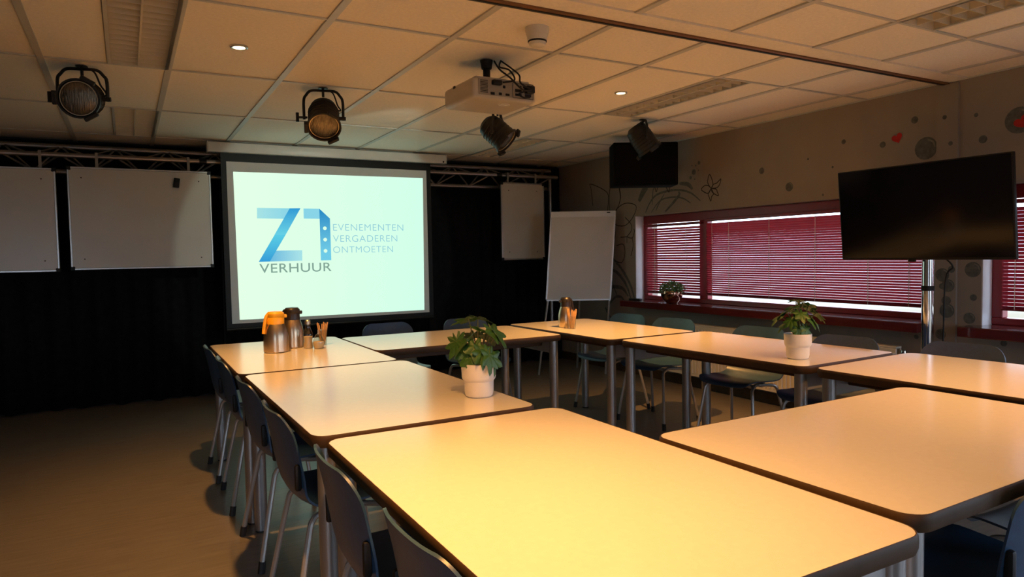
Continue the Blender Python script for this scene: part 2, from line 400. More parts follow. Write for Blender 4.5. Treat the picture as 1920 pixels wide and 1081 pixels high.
def blind(y0, y1, z0, z1, pitch, width, tilt, label, cords, topgap=.024):
    t = thing('venetian_blind', label, 'blind', (XW+.082, (y0+y1)/2, z0), 0, 'red venetian blinds')
    L = y1-y0; h = z1-z0
    obj('headrail', rbox(-.014, .014, -L/2, L/2, h-.026, h, .003, 1), m_red, t)
    obj('bottom_rail', rbox(-.010, .010, -L/2, L/2, 0, .010, .002, 1), m_red, t)
    sec = []
    for k in range(5):
        u = (k/4-.5)*width; sec.append((u, .0022*(1-(2*k/4-1)**2)))
    V, Fc = [], []
    ca, sa = math.cos(tilt), math.sin(tilt)
    for yy in (-L/2+.002, L/2-.002):
        for u, hh in sec: V.append((u*ca+hh*sa, yy, -u*sa+hh*ca))   # inner edge (-x) up, outer edge down
    for k in range(4): Fc.append((k, k+1, 5+k+1, 5+k))
    V2 = [(a-.0003*sa, b, c-.0004) for a, b, c in V]; o = len(V)
    Fc += [tuple(i+o for i in f[::-1]) for f in Fc]+[(0,5,o+5,o),(4,o+4,o+9,9)]
    sm = mesh('slat', (V+V2, Fc), m_slat)
    n = int((h-.026-topgap-.018)/pitch)
    for k in range(n+1):
        obj('slat', sm, parent=t, loc=(0, 0, .018+pitch*k))
    for c in cords:
        yy = c*L-L/2
        obj('ladder_cord', tube([(-width/2*ca-.001, yy, .0), (-width/2*ca-.001, yy, h-.02)], .0022, 5), m_cord, t)
        obj('ladder_cord', tube([(width/2*ca+.001, yy, .0), (width/2*ca+.001, yy, h-.02)], .0012, 4), m_cord, t)
    return t
blind(4.848, 5.63, .862, 1.570, .0245, .025, math.radians(62), 'red venetian blind on the narrow pane behind the copper bowl plant', (.24, .82))
blind(2.735, 4.772, .872, 1.588, .0196, .025, math.radians(48), 'red venetian blind on the wide pane behind the television', (.05, .2, .42, .64, .86, .96))
blind(1.505, 2.255, .885, 1.570, .0225, .025, math.radians(58), 'red venetian blind on the window past the bubble covered wall strip', (.1, .5, .9))
t = thing('blind_wand', 'clear blind control rod hanging before the wide red blind', 'blind rod', (XW+.055, 2.83, 1.24))
obj('rod', tube([(0,0,0),(0,0,.33)], .004, 6), m_gl2, t); obj('grip', tube([(0,0,-.05),(0,0,.0)], .006, 8), m_white, t)

# radiator below window 1
t = thing('radiator', 'cream panel radiator under the window sill', 'radiator', (4.575, 4.0, 0))
obj('front_panel', rbox(-.03, -.018, -1.2, 1.2, .13, .60, .004, 1), m_rad, t)
obj('back_panel', rbox(.02, .032, -1.2, 1.2, .13, .60, .004, 1), m_rad, t)
obj('top_grille', rbox(-.03, .032, -1.2, 1.2, .60, .615, .003, 1), m_rad, t)
fl = mesh('flute', tube([(-.031,0,.16),(-.031,0,.57)], .009, 6), m_rad)
for k in range(60): obj('flute', fl, parent=t, loc=(0, -1.18+2.36*k/59, 0))
for yy in (-1.0, 1.0): obj('bracket', box(.03, .094, yy-.02, yy+.02, .3, .5), m_rad, t)
obj('valve', join(lathe([(.0,.0),(.022,.0),(.024,.03),(.018,.06),(0,.062)], 12, 0, -1.235)), m_chrome, t, loc=(0,0,.53))
obj('pipe', tube([(0,-1.235,0),(0,-1.235,.53)], .010, 8), m_rad, t)

# ------------------------------------------------------------------ murals on the window wall (flat paint)
THIN = [[(4.624,1.854),(4.658,1.895),(4.667,1.93),(4.643,1.983),(4.609,1.925),(4.603,1.882),(4.624,1.854)],[(4.624,1.854),(4.658,1.883),(4.705,1.887),(4.747,1.857),(4.694,1.822),(4.653,1.818),(4.624,1.854)],[(4.624,1.854),(4.595,1.889),(4.555,1.898),(4.506,1.929),(4.521,1.882),(4.555,1.856),(4.624,1.854)],[(4.624,1.854),(4.566,1.844),(4.549,1.818),(4.535,1.783),(4.578,1.799),(4.612,1.823),(4.624,1.854)],[(4.624,1.854),(4.659,1.81),(4.647,1.775),(4.628,1.74),(4.618,1.781),(4.595,1.805),(4.624,1.854)],
[(6.13,1.648),(6.014,1.76),(5.859,1.811),(5.689,1.772),(5.733,1.667),(5.862,1.579),(6.017,1.586),(6.13,1.648)],[(6.451,1.825),(6.484,2.017),(6.496,2.076),(6.265,1.997),(6.161,1.917),(6.175,1.749),(6.13,1.648)],[(6.112,2.067),(6.149,1.888),(6.13,1.648)],[(5.966,1.997),(5.946,1.872),(6.015,1.753),(6.13,1.648)],[(6.13,1.648),(6.052,1.532),(6.065,1.434),(6.159,1.324),(6.231,1.282)],[(5.872,1.662),(5.776,1.589),(5.766,1.521),(5.843,1.455)],[(5.843,1.455),(5.757,1.439),(5.72,1.5),(5.725,1.532)],[(5.757,1.439),(5.74,1.358),(5.781,1.25)],[(5.843,1.455),(5.952,1.452)],[(5.843,1.455),(5.844,1.387)],[(6.021,1.363),(5.909,1.375),(5.878,1.278),(5.934,1.182),(6.046,1.196)],[(6.137,1.252),(6.119,.998),(6.03,.831)],[(5.974,2.002),(5.952,1.89),(5.969,1.811)],[(6.15,1.906),(6.096,2.126),(6.121,2.159),(6.046,2.1)],[(5.391,1.938),(5.37,1.889),(5.348,1.934)],[(5.224,1.923),(5.184,1.869),(5.177,1.918)]]
THICK = [([(6.137,1.252),(5.958,1.126),(5.80,.95),(5.73,.80)],.035),([(6.282,1.109),(6.048,1.083),(5.872,.948),(5.79,.80)],.035),([(6.287,.82),(6.144,.905),(5.939,.904),(5.83,.82)],.04),([(6.17,.711),(6.053,.802),(5.94,.8),(5.875,.727)],.03),([(6.242,.678),(6.149,.569)],.03),([(5.24,1.684),(5.119,1.768),(5.04,1.834),(5.052,1.862)],.03),([(5.538,1.693),(5.464,1.793),(5.363,1.861),(5.198,1.883),(5.039,1.878),(4.887,1.838),(4.76,1.754)],.022),([(5.45,1.688),(5.308,1.8),(5.118,1.817),(4.989,1.794),(4.888,1.742)],.016),([(5.64,1.816),(5.564,1.916),(5.505,1.949)],.07),([(5.039,1.941),(4.924,1.921),(4.862,1.871)],.04),([(5.435,1.763),(5.419,1.912),(5.376,1.946)],.015),([(5.379,1.702),(5.336,1.765),(5.252,1.861)],.015)]
BUB = [(2.686,1.943,.075),(2.764,2.143,.024),(2.988,2.011,.022),(3.293,2.077,.018),(3.774,1.79,.036),(4.05,1.949,.027),(3.599,1.989,.009),(3.383,1.902,.009),(3.465,1.701,.009),(2.335,1.949,.025),(2.377,2.106,.013),(2.136,2.032,.079),(2.383,1.14,.049),(2.377,.963,.021),(2.40,.83,.036),(2.737,.679,.016),(2.199,.69,.019),(4.843,2.027,.026),(4.776,2.106,.017),(4.886,1.979,.016),(4.818,2.085,.009),(4.831,1.96,.007),(4.782,2.037,.007),(4.867,2.091,.007)]
BUBP = [(2.558,2.123,.014),(2.519,1.95,.014),(2.503,1.14,.022),(2.560,1.104,.044),(2.524,1.035,.042),(2.563,1.03,.018),(2.533,.937,.03),(2.528,.872,.047),(2.566,.714,.034)]
def ribbon(pts, wd, x):
    P = catmull([(0, a, b) for a, b in pts], 5); V, Fc = [], []; N = len(P)
    for i, p in enumerate(P):
        d = (P[min(i+1,N-1)]-P[max(i-1,0)]).normalized(); nn = Vector((0, -d.z, d.y))
        s = wd/2*(1.0 if wd < .012 else (.45+.55*math.sin(PI*(i+.5)/N)))
        for q in (p+nn*s, p-nn*s): V.append((x, q.y, q.z))
    for i in range(N-1): Fc.append((2*i, 2*i+1, 2*i+3, 2*i+2))
    return V, Fc
for k, s in enumerate(THICK): obj('painted_vine', ribbon(s[0], s[1], XW-.0006-.00006*k), m_grey, wall_right, smooth=False)
for k, s in enumerate(THIN): obj('painted_line', ribbon(s, .009, XW-.0016-.00004*k), m_ink, wall_right, smooth=False)
def disc(y, z, r, x, n=18):
    return [(x, y+r*math.cos(2*PI*k/n), z+r*math.sin(2*PI*k/n)) for k in range(n)], [tuple(range(n))]
m_gl3 = mat('mural_pale', (.20, .20, .17), .85, var=.2)
for i, (y, z, r) in enumerate(BUB+BUBP):
    x = (XW-.0007 if i < len(BUB) else XW-.0187)-.00004*i
    obj('painted_bubble', disc(y, z, r, x), m_grey, wall_right, smooth=False)
    if r > .03:
        obj('bubble_gleam', ribbon([(y-r*.15, z+r*.75), (y-r*.6, z+r*.5), (y-r*.8, z)], r*.16, x-.0012), m_gl3, wall_right, smooth=False)
def heart(y, z, s, rz):
    o = []
    for k in range(28):
        a = 2*PI*k/28; hx = 16*math.sin(a)**3; hz = 13*math.cos(a)-5*math.cos(2*a)-2*math.cos(3*a)-math.cos(4*a)
        c_, s_ = math.cos(rz), math.sin(rz)
        o.append((XW-.0045, y+(hx*c_-hz*s_)*s, z+(hx*s_+hz*c_)*s))
    return o, [tuple(range(28))]
obj('painted_heart', heart(2.882, 2.04, .0024, -.35), m_heart, wall_right, smooth=False)
obj('painted_heart', heart(2.118, 2.018, .0028, -.5), m_heart, wall_right, smooth=False)

# ------------------------------------------------------------------ curtain, truss, boards, screen
def curtain(x0, x1, label):
    n = int((x1-x0)/.018); V, Fc = [], []
    rows = [(.015, 1.15), (.6, 1.0), (1.5, .8), (2.32, .55)]
    ph = random.uniform(0, 6)
    for z, amp in rows:
        for i in range(n+1):
            x = x0+(x1-x0)*i/n
            y = 7.075+amp*(.024*math.sin(x*38+ph+1.3*math.sin(x*3.1))+.014*math.sin(x*17+2*z))
            V.append((x, y, z+(.006*math.sin(x*23) if z < .1 else 0)))
    for r in range(3):
        for i in range(n): Fc.append((r*(n+1)+i, r*(n+1)+i+1, (r+1)*(n+1)+i+1, (r+1)*(n+1)+i))
    g = [(a-(x0+x1)/2, b-7.075, c) for a, b, c in V], Fc
    o = obj('stage_curtain', g, m_curtain, loc=((x0+x1)/2, 7.075, 0))
    s = o.modifiers.new('cloth_thickness', 'SOLIDIFY'); s.thickness = .004
    tag(o, label, 'curtain', 'black stage curtains')
curtain(-2.98, .78, 'black pleated curtain behind the two landscape whiteboards')
curtain(.80, 2.86, 'black pleated curtain behind the projection screen')
curtain(2.88, 4.62, 'black pleated curtain behind the portrait whiteboard')

t = thing('lighting_truss', 'aluminium lattice truss running along the black curtain', 'truss', (0.75, 6.88, 0))
TX0, TX1 = -2.95-.75, 4.42-.75
ch = [(.08, 2.262), (-.07, 2.172), (.08, 2.052)]
for yy, zz in ch: obj('chord', tube([(TX0,yy,zz),(TX1,yy,zz)], .021, 10), m_truss, t)
k = 0; x = TX0+.1
while x < TX1-.25:
    for (a, b) in ((0,1),(1,2),(0,2)):
        A, B = (ch[a], ch[b]) if k % 2 == 0 else (ch[b], ch[a])
        obj('brace', tube([(x, A[0], A[1]), (x+.2, B[0], B[1])], .008, 6), m_truss, t)
    x += .2; k += 1
for xx in (TX0+.03, TX1-.045): obj('post', tube([(xx, .02, 0), (xx, .02, 2.2)], .022, 10), m_truss, t)
for xx in (-.12, 2.9): obj('coupler', tube([(xx-.03, -.07, 2.172), (xx+.03, -.07, 2.172)], .028, 10), m_black, t)

def whiteboard(x0, x1, z0, z1, label, straps):
    cx, cz = (x0+x1)/2, z0
    t = thing('whiteboard', label, 'whiteboard', (cx, 6.765, cz))
    hx, h = (x1-x0)/2, z1-z0
    obj('panel', box(-hx+.008, hx-.008, -.008, .008, .008, h-.008), m_board, t, smooth=False)
    for a in ((-hx,hx,0,.016),(-hx,hx,h-.016,h)): obj('frame_rail', rbox(a[0],a[1],-.012,.012,a[2],a[3],.003,1), m_alu, t)
    for s in (-1,1): obj('frame_rail', rbox(min(s*hx,s*(hx-.016)),max(s*hx,s*(hx-.016)),-.0115,.0115,.016,h-.016,.003,1), m_alu, t)
    for s in (-1,1):
        for zz in (.012, h-.012): obj('corner_cap', rbox(s*(hx-.012)-.017, s*(hx-.012)+.017, -.014, .014, zz-.017, zz+.017, .004, 1), m_black, t)
        for zz in (.09, h-.09): obj('screw', lathe([(0,-.002),(.006,-.002),(.006,.0)], 8), m_edge, t, loc=(s*(hx-.1), -.009, zz), rot=(PI/2,0,0))
    for sx in straps: obj('strap', join(box(sx-.011, sx+.011, .008, .012, h-.1, 2.195-cz), box(sx-.011, sx+.011, .008, .07, 2.195-cz, 2.2-cz)), m_projd, t, smooth=False)
whiteboard(-1.75, -.485, 1.212, 2.056, 'landscape whiteboard farthest from the projection screen', (-.5, .53))
whiteboard(-.408, .684, 1.221, 2.076, 'landscape whiteboard with a black eraser on it', (-.33, .37))
whiteboard(3.642, 4.205, 1.225, 2.09, 'narrow portrait whiteboard hanging by the flip chart', (-.18, .18))
e = obj('board_eraser', rbox(-.024, .024, -.014, .014, -.042, .042, .005, 2), m_black, loc=(.405, 6.741, 1.966), rot=(0, .14, 0))
tag(e, 'black felt eraser stuck on the whiteboard', 'eraser')

# projection screen with logo slide
ps = thing('projection_screen', 'pull-down projection screen showing a blue lettered slide', 'projection screen', (1.78, 6.70, .64))
ox, oy, oz = ps.location
def L2(g): return mv(g, -ox, -oy, -oz)
hs = obj('housing', L2(rbox(.662, 2.935, 6.63, 6.725, 2.242, 2.330, .008, 2)), m_white, ps)
obj('end_cap', L2(rbox(.652, .664, 6.628, 6.727, 2.240, 2.332, .004, 1)), m_detect, ps)
obj('end_cap', L2(rbox(2.933, 2.945, 6.628, 6.727, 2.240, 2.332, .004, 1)), m_detect, ps)
obj('cap_screw', L2(tf(lathe([(0,0),(.009,0),(.009,.004),(0,.004)], 10), Matrix.Translation((2.905, 6.63, 2.258)) @ Matrix.Rotation(PI/2, 4, 'X'))), m_black, ps)
obj('black_border', L2(box(.766, 2.786, 6.698, 6.702, .655, 2.245)), m_black, ps, smooth=False)
obj('bottom_bar', L2(tube([(.766, 6.70, .65), (2.786, 6.70, .65)], .014, 10)), m_black, ps)
obj('cloth', L2(box(.812, 2.738, 6.6955, 6.698, .702, 2.168)), m_margin, ps, smooth=False)
def quad(P, y): return [(a, y, b) for a, b in P], [tuple(range(len(P)))]
def S(P): return [((a-.0)*1.0, b) for a, b in P]
m_slide = glow('slide_light', (.78, 1.04, .80), SCREEN_E, (.64, 1.0, .82), 'X', -.9, .95)
m_zl = glow('logo_pale', (.38, .76, .78), SCREEN_E, (.25, .66, .80), 'X', -.72, -.42)
m_zd = glow('logo_blue', (.035, .33, .68), SCREEN_E, (.10, .60, .78), 'Z', .62, .86)
m_zd2 = glow('logo_blue_top', (.13, .62, .78), SCREEN_E, (.03, .32, .66), 'Z', .88, 1.12)
m_zb = glow('logo_base', (.16, .50, .74), SCREEN_E, (.38, .75, .80), 'X', -.6, -.35)
m_st = glow('logo_stem', (.16, .60, .80), SCREEN_E, (.02, .26, .56), 'Z', .70, 1.10)
m_tx = glow('logo_text', (.27, .58, .70), SCREEN_E)
m_tg = glow('logo_grey', (.22, .36, .30), SCREEN_E)
PY = 6.694
pic = obj('picture', L2(quad([(.867,2.078),(2.698,2.090),(2.681,.729),(.878,.735)][::-1], PY)), m_slide, ps, smooth=False)
def lg(name, P, m, d): return obj(name, L2(quad(P, PY-.0006*d)), m, pic, smooth=False)
lg('logo_bar', [(1.061,1.757),(1.372,1.757),(1.312,1.659),(1.058,1.659)], m_zl, 1)
lg('logo_bar', [(1.218,1.362),(1.456,1.362),(1.454,1.264),(1.158,1.261)], m_zb, 1)
zm = 1.51
lg('logo_diagonal', [(1.2545,zm-.002),(1.258-.05,zm-.002),(1.06,1.26),(1.158,1.261),(1.3075,zm-.002)], m_zd, 2)
lg('logo_diagonal', [(1.2065,zm-.003),(1.353,1.757),(1.453,1.760),(1.307,zm-.003)], m_zd2, 2)
lg('logo_bar', [(1.480,1.757),(1.632,1.757),(1.633,1.662),(1.480,1.662)], m_zl, 1)
lg('logo_stem', [(1.629,1.758),(1.728,1.665),(1.729,1.263),(1.629,1.263)], m_st, 2)
for zz in (1.571, 1.462, 1.354): lg('logo_dot', [(1.676+.018*math.cos(2*PI*k/16), zz+.018*math.sin(2*PI*k/16)) for k in range(16)], m_slide, 4)
def letter(txt, x0, x1, z0, z1, m, off=0.0, track=1.0):
    cu = bpy.data.curves.new('lettering', 'FONT'); cu.body = txt; cu.size = 1; cu.offset = off; cu.space_character = track
    to = bpy.data.objects.new('lettering_source', cu); COL.objects.link(to)
    dg = bpy.context.evaluated_depsgraph_get(); dg.update()
    me = bpy.data.meshes.new_from_object(to.evaluated_get(dg))
    bpy.data.objects.remove(to); bpy.data.curves.remove(cu)
    xs = [v.co.x for v in me.vertices]; zs = [v.co.y for v in me.vertices]
    ax, bx, az, bz = min(xs), max(xs), min(zs), max(zs)
    for v in me.vertices:
        v.co = (x0+(v.co.x-ax)/(bx-ax)*(x1-x0)-ox, PY-.002-oy, z0+(v.co.y-az)/(bz-az)*(z1-z0)-oz)
    me.name = 'lettering'; me.materials.clear(); me.materials.append(m)
    o = bpy.data.objects.new('lettering', me); COL.objects.link(o); o.parent = pic
letter('VERHUUR', 1.064, 1.729, 1.156, 1.241, m_tg, .004, 1.05)
letter('EVENEMENTEN', 1.756, 2.471, 1.549, 1.612, m_tx, -.012, 1.08)
letter('VERGADEREN', 1.752, 2.404, 1.4395, 1.503, m_tx, -.012, 1.08)
letter('ONTMOETEN', 1.751, 2.356, 1.333, 1.395, m_tx, -.012, 1.08)

# ------------------------------------------------------------------ flip chart easel
A = Vector((3.955, 6.27, 0)); B = Vector((4.545, 5.93, 0))
mid = (A+B)/2; dirv = (B-A).normalized(); rz = math.atan2(dirv.y, dirv.x)
t = thing('flip_chart', 'white flip chart easel standing in the corner', 'flip chart', (mid.x, mid.y, 0), rz)
hw = (B-A).length/2
# local: x along board, -y towards the room; board leans back at the top
def lean(z): return .055*(z-1.3)
def bx2(x0, x1, z0, z1, d0, d1):
    V, Fc = box(x0, x1, d0, d1, z0, z1); return [(a, b+lean(c), c) for a, b, c in V], Fc
def skew(g, k=.075): return [(a+k*(c-1.3), b, c) for a, b, c in g[0]], g[1]
obj('board', skew(bx2(-hw, hw, .80, 1.68, -.012, .012)), m_board, t, smooth=False)
obj('paper_clamp', skew(bx2(-hw-.004, hw+.004, 1.675, 1.735, -.020, .014)), m_white, t, smooth=False)
obj('clamp_badge', skew(bx2(hw-.09, hw-.055, 1.712, 1.724, -.0215, -.0195)), m_black, t, smooth=False)
obj('pen_tray', skew(bx2(-hw, hw, .785, .80, -.045, .012)), m_alu, t, smooth=False)
for s in (-1, 1):
    obj('side_rail', skew(bx2(s*hw-.008, s*hw+.008, .80, 1.68, -.014, .014)), m_alu, t, smooth=False)
    obj('leg', tube([(s*(hw-.015)-.075*.5, -.03+lean(.8), .80), (s*(hw+.015)-.12, -.09, 0)], .012, 8), m_alu, t)
obj('rear_leg', tube([(.0, .03, 1.2), (-.03, .34, 0)], .012, 8), m_alu, t)

# ------------------------------------------------------------------ loudspeaker
FL = Vector((3.83, 4.97)); FR = Vector((4.34, 4.69)); dv = (FR-FL).normalized(); nv = Vector((-dv.y, dv.x))
rz = math.atan2(dv.y, dv.x); hw = (FR-FL).length/2; c2 = (FL+FR)/2+nv*.13
t = thing('loudspeaker', 'large black loudspeaker mounted high in the corner', 'loudspeaker', (c2.x, c2.y, 1.885), rz)
obj('cabinet', rbox(-hw, hw, -.12, .14, 0, .385, .012, 2), m_grille, t)
obj('grille', rbox(-hw+.02, hw-.02, -.13, -.119, .02, .365, .006, 1), m_grille, t)
obj('wall_bracket', join(box(.05, .11, .13, .19, .16, .22), tube([(.08,.165,.19),(.25,.245,.19),(.362,.432,.19)], .018, 8)), m_par, t)

# ------------------------------------------------------------------ television and its stand
t = thing('tv_stand', 'chrome pole stand carrying the flat television', 'tv stand', (4.29, 2.445, 0))
obj('base', lathe([(.0,0),(.20,0),(.20,.008),(.19,.014),(.04,.02),(0,.02)], 32), m_chrome, t)
obj('pole', tube([(0,0,.015),(0,0,1.62)], .034, 20), m_chrome, t)
obj('collar', tube([(0,0,1.02),(0,0,1.05)], .0365, 20), m_black, t)
obj('mount_plate', join(box(-.055,-.03,-.12,.12,1.44,1.60)), m_black, t)
tv = thing('television', 'large flat black television screen on a chrome stand', 'television', (4.225, 2.455, 1.21)); tv.rotation_euler = (0, math.radians(-5.5), 0)
obj('casing', rbox(-.004, .024, -.525, .525, 0, .585, .006, 2), m_black, tv)
obj('screen_glass', box(-.0055, -.004, -.515, .515, .014, .577), m_tv, tv, smooth=False)
obj('sensor', rbox(-.006, .01, .03, .075, -.012, .001, .003, 1), m_black, tv)
cp = catmull([(4.27, 2.36, 1.24), (4.29, 2.30, 1.17), (4.30, 2.345, 1.10), (4.31, 2.36, .8), (4.31, 2.365, .3), (4.31, 2.37, .022)], 6)
tag(obj('power_cable', mv(tube(cp, .005, 6), -4.31, -2.37, 0), m_black, loc=(4.31, 2.37, 0)), 'black cable hanging from the television beside its pole', 'cable')

# ------------------------------------------------------------------ tables
def make_table(name, cx, cy, rz, sx, sy, label):
    t = thing(name, label, 'table', (cx, cy, 0), rz, 'meeting tables set in a ring')
    hx, hy = sx/2, sy/2
    obj('table_top', prism(rrect(hx-.006, hy-.006, .05), .704, .74), m_table, t)
    V, Fc = [], []
    prof = [(-.0065,.7392),(-.004,.7405),(-.001,.736),(0,.726),(-.0005,.712),(-.004,.702),(-.012,.700)]
    ring = [rrect(hx+d, hy+d, .055+d) for d, z in prof]; n = len(ring[0]); m = len(prof)
    for j, (d, z) in enumerate(prof): V += [(x, y, z) for x, y in ring[j]]
    for j in range(m-1):
        for i in range(n): Fc.append((j*n+i, j*n+(i+1) % n, (j+1)*n+(i+1) % n, (j+1)*n+i))
    obj('edge_band', (V, Fc), m_edge, t)
    obj('underside', prism(rrect(hx-.012, hy-.012, .045), .700, .704), m_edge, t)
    ix, iy = hx-.052, hy-.052
    for a in (-1, 1):
        for b in (-1, 1):
            l = obj('leg', tube([(a*ix, b*iy, .008), (a*ix, b*iy, .700)], .030, 16), m_leg, t)
            obj('foot', tube([(a*ix, b*iy, 0), (a*ix, b*iy, .010)], .027, 14), m_cap, l)
    for b in (-1, 1):
        if sx < sy:
            obj('apron', rbox(-ix+.02, ix-.02, b*iy-.011, b*iy+.011, .612, .700, .004, 1), m_apron, t)
            obj('side_beam', rbox(b*(ix-.13)-.02, b*(ix-.13)+.02, -iy+.02, iy-.02, .655, .700, .004, 1), m_edge, t)
        else:
            obj('apron', rbox(b*ix-.011, b*ix+.011, -iy+.02, iy-.02, .612, .700, .004, 1), m_apron, t)
            obj('side_beam', rbox(-ix+.02, ix-.02, b*(iy-.13)-.02, b*(iy-.13)+.02, .655, .700, .004, 1), m_edge, t)
    return t
for a in [(.835, 4.118, .0006, .806, 1.331, 'cream topped table carrying the two steel coffee flasks'),
          (.863, 2.763, .0113, .811, 1.346, 'cream topped table with a potted plant, next to the flask table'),
          (.903, 1.386, 0, .835, 1.323, 'bare cream topped corner table joining the plant table'),
          (2.009, 1.184, .0242, 1.314, .791, 'bare cream topped table between two bare side tables'),
          (3.171, 1.435, .0507, .824, 1.31, 'bare cream topped table on the television side of the ring'),
          (3.082, 2.785, .0452, .777, 1.315, 'cream topped table with a potted plant, on the window side'),
          (2.990, 4.108, .0269, .761, 1.27, 'cream topped corner table carrying a flask and a stirrer glass'),
          (1.897, 4.264, .0041, 1.306, .793, 'bare cream topped table in front of the projection screen')]:
    make_table('meeting_table', *a)

# ------------------------------------------------------------------ chairs (local +y is forward)
PROF = [(.215,.418),(.205,.437),(.16,.446),(.06,.438),(-.06,.432),(-.125,.442),(-.165,.475),(-.185,.53),(-.198,.60),(-.212,.68),(-.226,.74),(-.232,.768)]
def shell_geo():
    P0 = catmull([(0, y, z) for y, z in PROF], 8); U = 16
    s0 = [0]
    for i in range(1, len(P0)): s0.append(s0[-1]+(P0[i]-P0[i-1]).length)
    tot = s0[-1]; rows = []
    en = [0, .0008, .0025, .006, .011, .018, .027, .039, .053, .07]
    s = en+[.07+(tot-.14)*k/22 for k in range(1, 22)]+[tot-e for e in en[::-1]]
    P = []
    for v in s:
        i = max(j for j in range(len(s0)-1) if s0[j] <= v+1e-9); f = min(1, (v-s0[i])/(s0[i+1]-s0[i])); P.append(P0[i].lerp(P0[i+1], f))
    N = len(P)
    for i, p in enumerate(P):
        d = (P[min(i+1,N-1)]-P[max(i-1,0)]).normalized(); nn = Vector((0, d.z, -d.y))
        if nn.z < 0 and nn.y < 0: nn = -nn
        f = s[i]/tot
        wd = .205+.008*math.sin(PI*f)
        for q, rr in ((s[i], .07), (tot-s[i], .085)):
            if q < rr: wd -= rr*(1-math.sqrt(max(0, 1-((rr-q)/rr)**2)))*.95
        back = min(1, max(0, (f-.45)/.25)); cup = .016+(.020)*back
        row = []
        for k in range(U+1):
            u = k/U*2-1
            row.append(p+Vector((u*wd, 0, 0))+Vector((0, .9*back+.0*(1-back), 1-back)).normalized()*cup*((abs(u)*wd/.205)**2.4))
        rows.append(row)
    V, Fc = [], []; n = U+1
    nor = []
    for i in range(N):
        for k in range(n):
            a = rows[min(i+1,N-1)][k]-rows[max(i-1,0)][k]; b = rows[i][min(k+1,U)]-rows[i][max(k-1,0)]
            nor.append(a.cross(b).normalized())
    th = .0035
    for sgn in (1, -1):
        for i in range(N):
            for k in range(n): V.append(tuple(rows[i][k]+nor[i*n+k]*th*sgn))
    o = N*n
    for i in range(N-1):
        for k in range(U):
            q = (i*n+k, i*n+k+1, (i+1)*n+k+1, (i+1)*n+k); Fc.append(q); Fc.append(tuple(v+o for v in q[::-1]))
    for i in range(N-1):
        for k in (0, U): Fc.append((i*n+k, (i+1)*n+k, (i+1)*n+k+o, i*n+k+o))
    for k in range(U):
        for i in (0, N-1): Fc.append((i*n+k, i*n+k+1, i*n+k+1+o, i*n+k+o))
    return V, Fc
SG = shell_geo()
shell_me = {k: mesh('shell', SG, m) for k, m in (('navy', m_shell), ('teal', m_teal), ('char', m_char))}
def leg_pts(sx, front):
    if front: c = [(sx*.11,.02,.408),(sx*.15,.10,.408),(sx*.172,.145,.395),(sx*.185,.16,.33),(sx*.225,.205,.012)]
    else: c = [(sx*.11,-.02,.408),(sx*.15,-.085,.408),(sx*.17,-.12,.395),(sx*.182,-.14,.33),(sx*.225,-.205,.012)]
    return catmull(c, 5)
leg_me = {}
for sx in (-1, 1):
    for fr in (0, 1):
        p = leg_pts(sx, fr); d = (p[-1]-p[-2]).normalized()
        leg_me[sx, fr] = (mesh('leg', tube(p, .0105, 8), m_tube), mesh('foot_cap', tube([p[-1]-d*.035, Vector((p[-1].x, p[-1].y, 0))], .0145, 8), m_cap))
frame_me = mesh('seat_frame', join(tube([(-.12,.06,.412),(.12,.06,.412)], .010, 8), tube([(-.12,-.06,.412),(.12,-.06,.412)], .010, 8), tube([(-.11,-.08,.411),(-.11,.08,.411)], .010, 8), tube([(.11,-.08,.411),(.11,.08,.411)], .010, 8)), m_tube)
brk = {s: mesh('stacking_bumper', mv(rbox(-.010,.010,-.011,.011,-.045,.045,.008,2), s*.200, -.170, .56), m_black) for s in (-1, 1)}
def chair(x, y, rz, kind, label):
    t = thing('shell_chair', label, 'chair', (x, y, 0), rz, 'shell chairs around the tables')
    obj('shell', shell_me[kind], parent=t)
    obj('seat_frame', frame_me, parent=t)
    for k in leg_me:
        l = obj('leg', leg_me[k][0], parent=t); obj('foot_cap', leg_me[k][1], parent=l)
    for s in brk: obj('stacking_bumper', brk[s], parent=t)
L_, R_, B_, F_ = -PI/2, PI/2, PI, 0
for a in [(.610, 4.46, L_, 'navy', 'blue shell chair by the flask table, closest to the black curtain'),
          (.617, 3.88, L_-.02, 'navy', 'blue shell chair by the flask table, second from the black curtain'),
          (.625, 3.14, L_+.02, 'navy', 'blue shell chair third from the curtain on the open floor side'),
          (.630, 2.50, L_, 'navy', 'blue shell chair fourth from the curtain on the open floor side'),
          (.645, 1.77, L_-.03, 'navy', 'blue shell chair fifth from the curtain on the open floor side'),
          (.657, 1.20, L_+.02, 'navy', 'blue shell chair sixth from the curtain on the open floor side'),
          (1.755, 4.965, B_, 'navy', 'dark shell chair facing the room just below the projection screen'),
          (2.425, 4.945, B_+.05, 'navy', 'dark shell chair between the projection screen and the flip chart'),
          (3.470, 4.56, R_+.12, 'teal', 'teal shell chair on the window side, closest to the flip chart'),
          (3.500, 4.02, R_+.16, 'teal', 'teal shell chair on the window side, second from the flip chart'),
          (3.520, 3.21, R_+.14, 'navy', 'blue shell chair on the window side, third from the flip chart'),
          (3.500, 2.56, R_+.12, 'char', 'charcoal shell chair on the window side behind the potted plant'),
          (3.680, 2.00, R_+.10, 'char', 'charcoal shell chair right beside the television pole'),
          (1.900, .935, F_, 'navy', 'blue shell chair with its back to the camera side, at the bare middle table'),
          (2.425, .93, F_, 'navy', 'blue shell chair under the bare middle table, on its television side')]:
    chair(*a)

